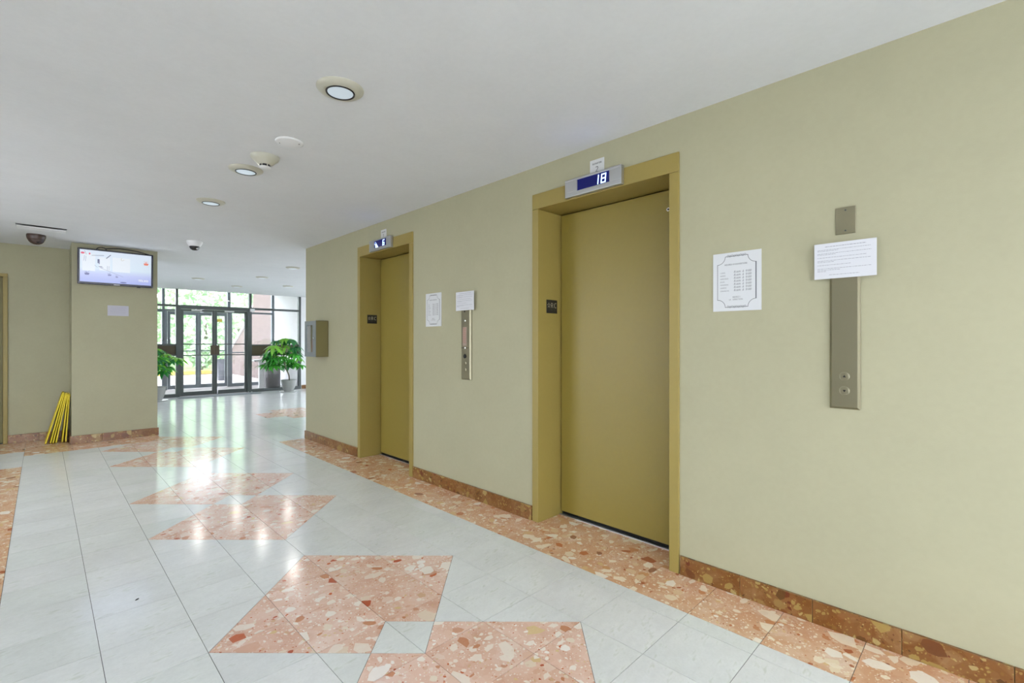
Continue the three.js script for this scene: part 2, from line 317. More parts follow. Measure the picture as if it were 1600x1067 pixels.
const rcTex = canvasTex(448, 368, (g, w, h) => {
  g.fillStyle = '#17150f'; g.fillRect(0, 0, w, h);
  g.strokeStyle = '#a8a28c'; g.fillStyle = '#a8a28c'; g.lineWidth = 9; g.beginPath();
  for (let k = 0; k <= 10; k++) { const t = -Math.PI / 2 + k * Math.PI / 5, R = k % 2 ? 26 : 62; g.lineTo(88 + Math.cos(t) * R, 150 + Math.sin(t) * R * 1.15); } g.stroke();
  g.font = '190px sans-serif'; g.textAlign = 'center'; g.fillText('R', 222, 216); g.fillText('C', 362, 216);
  g.fillStyle = '#4a463a'; for (const [x, y] of [[205, 270], [205, 290], [225, 270], [225, 290], [345, 270], [365, 270], [345, 310]]) { g.beginPath(); g.arc(x, y, 6, 0, 7); g.fill(); }
});
elevator(-1.699, 'olive gold elevator entrance between the two opening hours signs', 'small black star and RC plate in the elevator jamb between the opening hours signs', 2);
elevator(-4.255, 'olive gold elevator entrance beside the glazed wall cabinet', 'small black star and RC plate in the elevator jamb beside the wall cabinet', 1);

// seven-segment strokes on a local x,y plane
function digitGeo(segs, x, y, w, h, t) {
  const b = { a: [x, x + w, y + h - t, y + h], d: [x, x + w, y, y + t], g: [x, x + w, y + h / 2 - t / 2, y + h / 2 + t / 2], f: [x, x + t, y + h / 2, y + h], e: [x, x + t, y, y + h / 2], b: [x + w - t, x + w, y + h / 2, y + h], c: [x + w - t, x + w, y, y + h / 2] };
  return merge([...segs].map((s) => { const [x0, x1, y0, y1] = b[s]; const g = bx(x0, x1, y0, y1, 0, 0.0015, 0.0007); const p = g.attributes.position; for (let i = 0; i < p.count; i++) p.setX(i, p.getX(i) + (p.getY(i) - y) * 0.1); return g; }));
}
function indicator(zc, label, plateLabel, plateNo, draw) {
  const o = thing('position_indicator', label, 'display', [XW, 2.153, zc], -Math.PI / 2, 'elevator floor displays');
  mesh('housing', merge([bx(-0.208, 0.208, 0, 0.030, 0.012, 0.042, 0.003), bx(-0.208, 0.208, 0.098, 0.112, 0.012, 0.042, 0.003), bx(-0.208, -0.112, 0.028, 0.1, 0.012, 0.042, 0.003), bx(0.125, 0.208, 0.028, 0.1, 0.012, 0.042, 0.003)]), M.alu, o);
  mesh('display_window', bx(-0.113, 0.126, 0.029, 0.099, 0.03, 0.037), new THREE.MeshStandardMaterial({ color: '#02031c', emissive: '#0a1a9a', emissiveIntensity: 0.28, roughness: 0.15 }), o);
  const lit = glow('#a9c4ff', 3.2);
  for (const [nm, g] of draw()) mesh(nm, g.translate(0, 0, 0.0372), lit, o);
  const l = new THREE.RectAreaLight('#5f86ff', 9, 0.1, 0.06); l.position.set(0.05, 0.065, 0.045); l.rotation.y = Math.PI; o.add(l); l.name = 'display_light';
  const p = thing('elevator_number_plate', plateLabel, 'sign', [XW, 2.258, zc + 0.012], -Math.PI / 2, 'elevator number plates');
  mesh('plate', bx(-0.052, 0.052, 0, 0.098, 0.0005, 0.003, 0.001), M.plasticWhite, p);
  mesh('lettering', new THREE.PlaneGeometry(0.1, 0.094).translate(0, 0.049, 0.0034), S('#ffffff', { roughness: 0.6, map: canvasTex(300, 282, (g, w, h) => {
    g.fillStyle = '#c9cbca'; g.fillRect(0, 0, w, h); g.fillStyle = '#2b2c2e'; g.textAlign = 'center';
    g.font = 'bold 42px sans-serif'; g.fillText('ELEVATOR', w / 2, 84, 210); g.font = '140px sans-serif'; g.fillText(plateNo, w / 2, 226);
  }) }), p);
}
indicator(-1.709, 'aluminium display box with glowing blue digits 18 over elevator', 'grey elevator plate above the display that shows two digits', '2', () => [
  ['digit', digitGeo('bc', 0.018, 0.034, 0.028, 0.056, 0.0075)], ['digit', digitGeo('abcdefg', 0.062, 0.034, 0.036, 0.056, 0.0075)]]);
indicator(-4.265, 'aluminium display box with glowing arrow and digit 6 over elevator', 'grey elevator plate above the display that shows an arrow', '1', () => [
  ['arrow', (() => { const s = new THREE.Shape(); for (const [x, y] of [[-0.004, 0], [0.004, 0], [0.004, 0.03], [0.016, 0.03], [0, 0.054], [-0.016, 0.03], [-0.004, 0.03]]) s.lineTo(x - 0.088, y + 0.036); return new THREE.ExtrudeGeometry(s, { depth: 0.0015, bevelEnabled: false }); })()],
  ['digit', digitGeo('acdefg', 0.05, 0.034, 0.036, 0.056, 0.0085)]]);

// ------------------------------------------------------------------ wall plates, papers and panels on the elevator wall
function wallThing(name, label, cat, y, z, group) { return thing(name, label, cat, [XW, y, z], -Math.PI / 2, group); }
function callPanel(zc, y0, h, w, label) {
  const o = wallThing('call_panel', label, 'call panel', y0, zc, 'elevator call panels');
  const s = new THREE.Shape(); s.moveTo(-w / 2, 0); s.lineTo(w / 2, 0); s.lineTo(w / 2, h); s.lineTo(-w / 2, h);
  const g = new THREE.ExtrudeGeometry(s, { depth: 0.008, bevelEnabled: true, bevelThickness: 0.011, bevelSize: 0.009, bevelOffset: -0.009, bevelSegments: 1 });
  mesh('faceplate', uvMetres(g.toNonIndexed()), M.brushed, o);
  return o;
}
function button(o, x, y, z, up, r = 0.0165) {
  const b = mesh('button', lathe([[0, 0.0012], [r * 0.86, 0.0012], [r * 0.92, 0.0003], [r, 0.0003], [r * 1.04, 0.0012], [r * 1.15, 0]], 28), M.brushed, o); b.rotation.x = Math.PI / 2; b.position.set(x, y, z);
  const sh = new THREE.Shape(), k = up ? 1 : -1; sh.moveTo(-0.006, -0.004 * k); sh.lineTo(0.006, -0.004 * k); sh.lineTo(0, 0.006 * k);
  const a = mesh('arrow', new THREE.ExtrudeGeometry(sh, { depth: 0.0006, bevelEnabled: false }), M.black, b); a.rotation.x = -Math.PI / 2; a.position.set(0, 0.0012, 0);
}
{
  const o = callPanel(-0.4325, 0.952, 0.566, 0.108, 'stainless call panel with up and down buttons under a paper notice');
  button(o, 0.0, 0.138, 0.0192, true); button(o, 0.0, 0.077, 0.0192, false);
  const q = callPanel(-2.948, 0.935, 0.566, 0.118, 'stainless call panel with red lettering between the two elevators');
  const F = 0.0192;
  mesh('fire_notice', new THREE.PlaneGeometry(0.05, 0.15).translate(-0.008, 0.345, F + 0.0006), S('#ffffff', { roughness: 0.5, map: canvasTex(200, 600, (g, w, h) => { g.fillStyle = '#a08f80'; g.fillRect(0, 0, w, h); g.strokeStyle = '#b3574a'; g.lineWidth = 7; const r = rng(5); for (let y = 24; y < h - 90; y += 30) { g.beginPath(); g.moveTo(14, y); g.lineTo(120 + r() * 66, y); g.stroke(); } }) }), q);
  for (const [y, s] of [[0.471, 0.006], [0.254, 0.006]]) { const l = mesh('lamp', new THREE.SphereGeometry(s, 14, 8), glow('#ffffff', 1.5), q); l.position.set(-0.004, y, F); l.scale.z = 0.5; }
  const k1 = mesh('key_switch', cyl(0.017, 0.004), M.black, q); k1.rotation.x = Math.PI / 2; k1.position.set(-0.006, 0.187, F + 0.001);
  const k2 = mesh('camera_hole', cyl(0.007, 0.003), M.black, q); k2.rotation.x = Math.PI / 2; k2.position.set(-0.01, 0.545, F);
  mesh('divider_line', bx(-0.05, 0.04, 0.2525, 0.2555, F - 0.001, F + 0.0006), M.dark, q);
  for (const y of [0.13, 0.08]) { const b = mesh('button', lathe([[0, 0.003], [0.013, 0.003], [0.015, 0]], 24), M.brushed, q); b.rotation.x = Math.PI / 2; b.position.set(-0.004, y, F); }
  const c = wallThing('cover_plate', 'blank stainless cover plate with two screws above the notice', 'cover plate', 1.692, -0.431);
  mesh('plate', bx(-0.036, 0.036, 0, 0.114, 0.0005, 0.006, 0.002), M.brushed, c);
  for (const y of [0.014, 0.1]) { const s = mesh('screw', cyl(0.0035, 0.003, 14), M.bronze, c); s.rotation.x = Math.PI / 2; s.position.set(0, y, 0.006); }
}
const scheduleTex = canvasTex(720, 920, (g, w, h) => {
  g.fillStyle = '#c9cccd'; g.fillRect(0, 0, w, h);
  g.strokeStyle = '#56585c'; g.lineWidth = 7;
  const L = 70, R = 650, Tp = 60, B = 860, c = 120;
  g.beginPath(); g.moveTo(L + c, Tp); g.lineTo(R - c, Tp); g.arc(R, Tp, c, Math.PI, Math.PI / 2, true); g.lineTo(R, B - c); g.arc(R, B, c, -Math.PI / 2, Math.PI, true); g.lineTo(L + c, B); g.arc(L, B, c, 0, -Math.PI / 2, true); g.lineTo(L, Tp + c); g.arc(L, Tp, c, Math.PI / 2, 0, true); g.stroke();
  g.lineWidth = 11; g.beginPath(); g.moveTo(R - 6, Tp + c); g.lineTo(R - 6, B - c); g.stroke();
  g.lineWidth = 5; for (const y of [Tp, B]) for (let k = -4; k <= 4; k++) { g.beginPath(); g.arc(w / 2 + k * 32, y - (k % 2 ? 4 : 9), 13, 0, 7); g.stroke(); }
  g.fillStyle = '#6d6f73'; g.textAlign = 'center'; g.font = 'bold 32px sans-serif'; g.fillText("HEURES D'OUVERTURE", w / 2 - 10, 200);
  g.textAlign = 'left'; ['LUNDI', 'MARDI', 'MERCREDI', 'JEUDI', 'VENDREDI', 'SAMEDI', 'DIMANCHE'].forEach((d, k) => {
    g.font = '27px sans-serif'; g.fillStyle = '#6d6f73'; g.fillText(d, 112, 322 + k * 48);
    g.font = 'italic 44px serif'; g.fillStyle = '#3c3e42'; g.fillText('8:am  à  9:00', 318, 322 + k * 48);
  });
  g.textAlign = 'center'; g.fillStyle = '#55575b'; g.font = '34px sans-serif'; g.fillText('MERCI !', w / 2, 716); g.font = '30px sans-serif'; g.fillText('LA   DIRECTION', w / 2 - 10, 752);
});
const noticeTex = (seed) => canvasTex(760, 500, (g, w, h) => {
  const r = rng(seed); g.fillStyle = '#c8cace'; g.fillRect(0, 0, w, h); g.strokeStyle = '#7b7d84';
  const line = (x0, x1, y, t) => { g.lineWidth = t; let x = x0; while (x < x1) { const l = 8 + r() * 34; g.beginPath(); g.moveTo(x, y); g.lineTo(Math.min(x + l, x1), y); g.stroke(); x += l + 7; } };
  line(140, 640, 48, 7); [[40, 690, 90], [40, 300, 106], [40, 700, 142], [40, 270, 158], [40, 640, 200], [40, 690, 244], [40, 250, 262], [40, 460, 306], [40, 700, 356], [40, 330, 376], [40, 150, 394]].forEach(([a, b, y]) => line(a, b, y, 5)); line(190, 560, 446, 5);
});
function sheet(name, label, cat, y0, z0, z1, h, tex, group, thick = 0.002, lift = 0) {
  const o = wallThing(name, label, cat, y0, (z0 + z1) / 2, group), w = z1 - z0;
  mesh('sheet', bx(-w / 2, w / 2, 0, h, lift + 0.0005, lift + thick), M.paper, o);
  mesh('print', new THREE.PlaneGeometry(w, h).translate(0, h / 2, lift + thick + 0.0004), S('#ffffff', { roughness: 0.7, map: tex }), o);
}
sheet('schedule_sign', 'white opening hours sign with ornate border near the blank cover plate', 'sign', 1.388, -0.988, -0.762, 0.288, scheduleTex, 'opening hours signs', 0.004);
sheet('schedule_sign', 'white opening hours sign with ornate border midway between the two elevators', 'sign', 1.372, -3.519, -3.292, 0.288, scheduleTex, 'opening hours signs', 0.004);
sheet('paper_notice', 'white printed paper taped over the call panel below the cover plate', 'notice', 1.506, -0.541, -0.323, 0.152, noticeTex(71), 'paper notices', 0.0012, 0.0205);
sheet('paper_notice', 'white printed paper taped over the call panel between the two elevators', 'notice', 1.489, -3.066, -2.84, 0.15, noticeTex(73), 'paper notices', 0.0012, 0.0205);
// glazed cabinet near the corner
{
  const o = wallThing('fire_cabinet', 'olive metal wall cabinet with glazed door near the lobby corner', 'cabinet', 1.062, -5.70);
  const W = 0.16, H = 0.425, D = 0.145;
  mesh('body', merge([bx(W - 0.004, W, 0, H, 0.0005, D), bx(-W, -W + 0.004, 0, H, 0.0005, D), bx(-W, W, 0, 0.004, 0.0005, D), bx(-W, W, H - 0.004, H, 0.0005, D), bx(-W, W, 0, H, 0.0005, 0.004)]), M.olive, o);
  const d = mesh('door', merge([bx(-W, W, 0, 0.055, D, D + 0.008, 0.002), bx(-W, W, H - 0.05, H, D, D + 0.008, 0.002), bx(-W, -W + 0.055, 0.05, H - 0.045, D, D + 0.008, 0.002), bx(W - 0.09, W, 0.05, H - 0.045, D, D + 0.008, 0.002)]), M.greyBox, o);
  mesh('pane', bx(-W + 0.054, W - 0.089, 0.054, H - 0.049, D + 0.003, D + 0.005), M.glass, d);
  const kn = mesh('latch', new THREE.SphereGeometry(0.009, 14, 10), M.chrome, d); kn.position.set(W - 0.045, 0.22, D + 0.012);
  const x = thing('fire_extinguisher', 'dark red fire extinguisher inside the glazed wall cabinet', 'extinguisher', [XW - 0.068, 1.067, -5.74]);
  mesh('cylinder', lathe([[0, 0], [0.042, 0.002], [0.045, 0.01], [0.045, 0.2], [0.03, 0.235], [0.014, 0.245], [0.014, 0.26], [0, 0.262]], 24), M.red, x);
  mesh('hose', tube([[0, 0.25, 0], [0.02, 0.29, 0.04], [-0.02, 0.27, 0.062], [-0.03, 0.15, 0.06], [-0.02, 0.08, 0.056]], 0.008), M.black, x);
  mesh('valve', bx(-0.012, 0.012, 0.255, 0.285, -0.03, 0.03, 0.004), M.black, x);
}

// ------------------------------------------------------------------ recessed door, pillar things
{
  const d = struct('door_3', 'olive door in a flat frame at the recessed wall', 'door', [-0.8, 0, ZR]);
  for (const s of [-1, 1]) mesh('jamb', bx(s * 0.505, s * 0.465, 0, 2.03, -0.12, 0.015, 0.003), M.gold, d);
  mesh('head', bx(-0.505, 0.505, 2.03, 2.07, -0.12, 0.015, 0.003), M.gold, d);
  const l = mesh('leaf', bx(-0.462, 0.462, 0.008, 2.028, -0.09, -0.045, 0.002), M.olive, d);
  const h = mesh('handle', tube([[-0.4, 1.02, -0.045], [-0.4, 1.02, -0.0], [-0.3, 1.02, 0.0]], 0.009), M.chrome, l);
}
const tvTex = canvasTex(1280, 720, (g, w, h) => {
  const r = rng(81);
  const bg = g.createLinearGradient(0, 0, 0, h); bg.addColorStop(0, '#e4f0ff'); bg.addColorStop(0.55, '#dff0ff'); bg.addColorStop(0.75, '#c3cdfb'); bg.addColorStop(1, '#a9b6f2'); g.fillStyle = bg; g.fillRect(0, 0, w, h);
  g.fillStyle = '#eef6ff'; g.fillRect(40, 90, 220, 380); g.fillRect(330, 140, 190, 300); g.fillRect(560, 120, 320, 330);        // whitewashed house fronts
  g.strokeStyle = '#6f7590'; g.lineWidth = 9; g.beginPath(); g.moveTo(200, 118); g.lineTo(410, 96); g.stroke(); g.lineWidth = 16; g.beginPath(); g.moveTo(450, 160); g.lineTo(530, 70); g.stroke();
  g.fillStyle = '#5b5f86'; g.fillRect(300, 190, 34, 92); g.fillStyle = '#7f86ad'; g.fillRect(322, 210, 16, 90); g.fillStyle = '#6d739c'; g.fillRect(320, 350, 60, 12); g.fillRect(340, 372, 60, 9);
  g.strokeStyle = '#8f97c0'; g.lineWidth = 6; for (const [x, y, x2, y2] of [[80, 130, 66, 250], [104, 140, 96, 260], [248, 330, 300, 380], [470, 330, 470, 430], [498, 330, 498, 430], [360, 390, 760, 560]]) { g.beginPath(); g.moveTo(x, y); g.lineTo(x2, y2); g.stroke(); }
  const pot = (x, y, s, c) => { g.fillStyle = c; g.beginPath(); g.moveTo(x - s, y); g.lineTo(x + s, y); g.lineTo(x + s * 0.72, y + s); g.lineTo(x - s * 0.72, y + s); g.fill(); g.strokeStyle = c; g.lineWidth = 4; for (let k = 0; k < 5; k++) { g.beginPath(); g.moveTo(x, y); g.lineTo(x + (r() - 0.5) * s * 2.2, y - s * (0.6 + r() * 0.7)); g.stroke(); } };
  pot(120, 520, 44, '#6f74a8'); pot(510, 520, 34, '#8389bd'); pot(640, 560, 26, '#8b90c4');
  g.fillStyle = '#e85a78'; g.beginPath(); g.ellipse(48, 76, 34, 22, 0, 0, 7); g.fill(); g.beginPath(); g.ellipse(165, 82, 14, 22, 0, 0, 7); g.fill();
  g.strokeStyle = '#8a8078'; g.lineWidth = 5; g.beginPath(); g.moveTo(80, 20); g.lineTo(112, 110); g.stroke();
  pot(1180, 190, 48, '#ee7d63'); g.strokeStyle = '#b5a060'; g.beginPath(); g.arc(740, 150, 26, 0, 4.5); g.stroke();
  g.fillStyle = '#4d56a0'; g.beginPath(); g.ellipse(760, 690, 60, 14, 0, 0, 7); g.fill();
  g.fillStyle = '#ffffff'; g.font = 'bold 64px sans-serif'; g.textAlign = 'center'; g.fillText('TELXO', 1130, 640);
});
{
  const o = thing('television', 'flat television showing a pale blue street scene, mounted on the pillar', 'television', [0.6705, 1.945, ZP]);
  const t = 0.06, W = 0.366, H = 0.432;
  const lean = (g) => { g.rotateX(t); g.translate(0, 0, 0.062); return g; };
  mesh('case', lean(bx(-W, W, 0, H, -0.03, 0.012, 0.006)), S('#0c1030', { roughness: 0.25 }), o);
  const uvPlane = new THREE.PlaneGeometry(0.692, 0.386).translate(0, 0.222, 0.0126);
  mesh('screen', lean(uvPlane), new THREE.MeshStandardMaterial({ color: '#000000', emissive: '#ffffff', emissiveMap: tvTex, emissiveIntensity: 0.85, roughness: 0.2 }), o);
  mesh('bracket', merge([bx(-0.1, 0.1, 0.1, 0.32, 0.0005, 0.02), bx(-0.03, 0.03, 0.15, 0.28, 0.0005, 0.05)]), M.black, o);
  mesh('maker_badge', lean(bx(-0.03, 0.03, 0.008, 0.014, 0.012, 0.0132)), M.alu, o);
  mesh('receiver_foot', lean(bx(0.2, 0.235, -0.008, 0.001, -0.01, 0.008, 0.002)), M.black, o);
  mesh('cable', tube([[-0.19, 0.4, 0.03], [-0.185, 0.45, 0.03], [-0.15, 0.472, 0.028], [-0.105, 0.458, 0.028], [-0.09, 0.41, 0.03]], 0.005), M.black, o);
  mesh('cable', tube([[-0.1, 0.46, 0.02], [0.02, 0.478, 0.015], [0.2, 0.468, 0.015], [0.33, 0.44, 0.02]], 0.006), M.black, o);
  const l = new THREE.RectAreaLight('#cfe0ff', 1.6, 0.69, 0.38); l.name = 'screen_light'; l.position.set(0, 0.222, 0.085); l.rotation.set(t, Math.PI, 0, 'YXZ'); o.add(l);
  const p = thing('paper_note', 'small pale lilac paper note taped to the pillar under the television', 'notice', [0.691, 1.57, ZP]);
  mesh('sheet', bx(-0.104, 0.104, 0, 0.13, 0.0005, 0.0015), S('#b9b9c4', { roughness: 0.8 }), p);
  mesh('print', new THREE.PlaneGeometry(0.2, 0.126).translate(0, 0.065, 0.0019), S('#ffffff', { roughness: 0.8, map: canvasTex(400, 252, (g, w, h) => { g.fillStyle = '#b9b9c4'; g.fillRect(0, 0, w, h); g.strokeStyle = '#a7a7b4'; g.lineWidth = 4; for (let y = 40; y < 220; y += 26) { g.beginPath(); g.moveTo(40, y); g.lineTo(350, y); g.stroke(); } }) }), p);
}
// folded floor signs leaning in the corner, seen edge on
{
  const spots = [[0.031, 0.073, 0.19, 0.60, 'outermost of three folded yellow floor signs leaning beside the pillar'], [0.096, 0.122, 0.216, 0.59, 'middle one of three folded yellow floor signs leaning beside the pillar'], [0.178, 0.21, 0.238, 0.585, 'folded yellow floor sign resting against the side of the pillar']];
  spots.forEach(([xa, xb, xt, h, label], k) => {
    const o = thing('floor_sign', label, 'floor sign', [(xa + xb) / 2, 0, -8.16], 0, 'folded floor signs by the pillar');
    for (const [x, dx] of [[xa, -0.006], [xb, 0.006]]) {
      const bx0 = x - (xa + xb) / 2, tx = xt - (xa + xb) / 2 + dx, ang = Math.atan2(tx - bx0, h), L = Math.hypot(tx - bx0, h);
      const s = new THREE.Shape(); s.moveTo(-0.14, 0.012); s.lineTo(-0.105, 0); s.lineTo(0.105, 0); s.lineTo(0.14, 0.012); s.lineTo(0.1, L); s.lineTo(-0.1, L);
      const g = new THREE.ExtrudeGeometry(s, { depth: 0.009, bevelEnabled: true, bevelThickness: 0.002, bevelSize: 0.002, bevelSegments: 1 }).translate(0, 0, -0.0045);
      g.rotateY(Math.PI / 2); g.rotateZ(-ang); g.translate(bx0, 0.004, 0);
      mesh('panel', g, M.yellow, o);
    }
    const hg = mesh('hinge', new THREE.CylinderGeometry(0.011, 0.011, 0.17, 12), M.yellow, o); hg.rotation.x = Math.PI / 2; hg.position.set(xt - (xa + xb) / 2, h + 0.004, 0);
  });
}

// ------------------------------------------------------------------ ceiling things (origin on the ceiling, hanging down)
function downlight(x, z, label, group, intensity, ring) {
  const o = thing('ceiling_light', label, 'ceiling light', [x, CEIL, z], 0, group);
  mesh('trim', lathe([[0.108, 0], [0.107, -0.004], [0.098, -0.012], [0.082, -0.018], [0.068, -0.02], [0.0655, -0.018]], 48), M.cream, o);
  mesh('gasket', lathe([[0.0665, -0.019], [0.066, -0.023], [0.061, -0.0235], [0.058, -0.02]], 40), ring, o);
  mesh('lens', lathe([[0, -0.0225], [0.03, -0.022], [0.0585, -0.0195]], 40), M.lens, o);
  const l = new THREE.RectAreaLight(LAMP_COLOR, intensity, 0.1, 0.1); l.name = 'lamp_light'; l.position.set(0, -0.027, 0); l.rotation.x = -Math.PI / 2; o.add(l);
}
M.lens = new THREE.MeshStandardMaterial({ color: '#202020', emissive: '#dcebf4', emissiveIntensity: 0.72, roughness: 0.3 });
downlight(1.01, -2.18, 'domed ceiling light with thick black ring, next to the round blank plate', 'corridor ceiling lights', LAMP, M.black);
downlight(1.012, -3.66, 'domed ceiling light with thin dark ring beside the smoke detector', 'corridor ceiling lights', LAMP, M.bronze);
downlight(1.028, -4.70, 'domed ceiling light between the smoke detector and the dome camera', 'corridor ceiling lights', LAMP, M.bronze);
for (const [x, z] of [[1.01, -0.7], [1.01, 0.8], [1.01, 2.2], [-1.2, -3.66], [-1.2, -0.7], [-1.2, 1.6]]) downlight(x, z, 'domed ceiling light over the near part of the corridor', 'corridor ceiling lights out of view', LAMP, M.bronze);
for (const [x, z] of [[2.10, -10.54], [2.88, -7.93], [2.9, -9.5], [3.756, -10.62], [2.975, -11.4]]) downlight(x, z, 'small flush ceiling light in the lobby before the glass entrance', 'lobby ceiling lights', LOBBY_LAMP, M.plasticWhite);
{
  const s = thing('smoke_detector', 'cream cone shaped smoke detector beside the ceiling lights', 'smoke detector', [1.032, CEIL, -3.325]);
  mesh('base', lathe([[0.086, 0], [0.086, -0.008], [0.078, -0.022], [0.07, -0.026], [0.045, -0.05], [0.035, -0.054]], 44), M.cream, s);
  mesh('vent', lathe([[0.03, -0.052], [0.03, -0.066]], 30), M.black, s);
  for (let k = 0; k < 6; k++) { const a = k / 6 * Math.PI * 2 + 0.15; mesh('rib', bx(-0.003, 0.003, -0.067, -0.05, 0.029, 0.033).rotateY(a), M.cream, s); }
  mesh('cap', lathe([[0.034, -0.066], [0.034, -0.07], [0.02, -0.075], [0, -0.076]], 30), M.plasticWhite, s);
  const p = thing('ceiling_blank_plate', 'round white blank plate screwed to the ceiling', 'cover plate', [1.06, CEIL, -2.975]);
  mesh('plate', lathe([[0.078, 0], [0.077, -0.006], [0.07, -0.009], [0, -0.0095]], 44), M.plateWhite, p);
  for (const a of [0.6, 3.75]) { const c = mesh('screw', cyl(0.004, 0.003, 12), M.bronze, p); c.position.set(Math.cos(a) * 0.055, -0.0095, Math.sin(a) * 0.055); }
  const dome = (name, label, x, z, body, ball, lens, round) => {
    const d = thing(name, label, 'security camera', [x, CEIL, z]);
    mesh('housing', lathe(round ? [[0.08, 0], [0.081, -0.02], [0.077, -0.04], [0.069, -0.06], [0.054, -0.066]] : [[0.082, 0], [0.082, -0.012], [0.074, -0.035], [0.06, -0.058], [0.05, -0.064]], 40), body, d);
    mesh('dome', lathe(round ? [[0.068, -0.058], [0.062, -0.076], [0.048, -0.094], [0.026, -0.106], [0, -0.11]] : [[0.054, -0.055], [0.052, -0.075], [0.042, -0.094], [0.024, -0.106], [0, -0.11]], 36), ball, d);
    const l = mesh('camera_lens', cyl(0.014, 0.012, 20), lens, d); l.rotation.set(1.0, -0.3, 0); l.position.set(0.016, -0.085, round ? 0.05 : 0.041);
  };
  dome('dome_camera', 'white ceiling dome camera with black bulb', 1.297, -6.70, M.plasticWhite, M.black, M.chrome);
  dome('dome_camera', 'brown ceiling dome camera near the recessed wall', -0.045, -7.55, M.domeBrown, M.domeBrown, M.black, true);
  const h = thing('access_panel', 'white ceiling access panel hanging slightly ajar over the recess', 'access panel', [0.0, CEIL, -7.0]);
  mesh('frame_gap', bx(-0.19, 0.19, -0.003, -0.0005, 0.03, 0.055), M.dark, h);
  mesh('panel', bx(-0.185, 0.185, -0.009, -0.003, -0.24, 0).rotateX(0.045).translate(0, -0.012, 0.05), M.white, h);
}

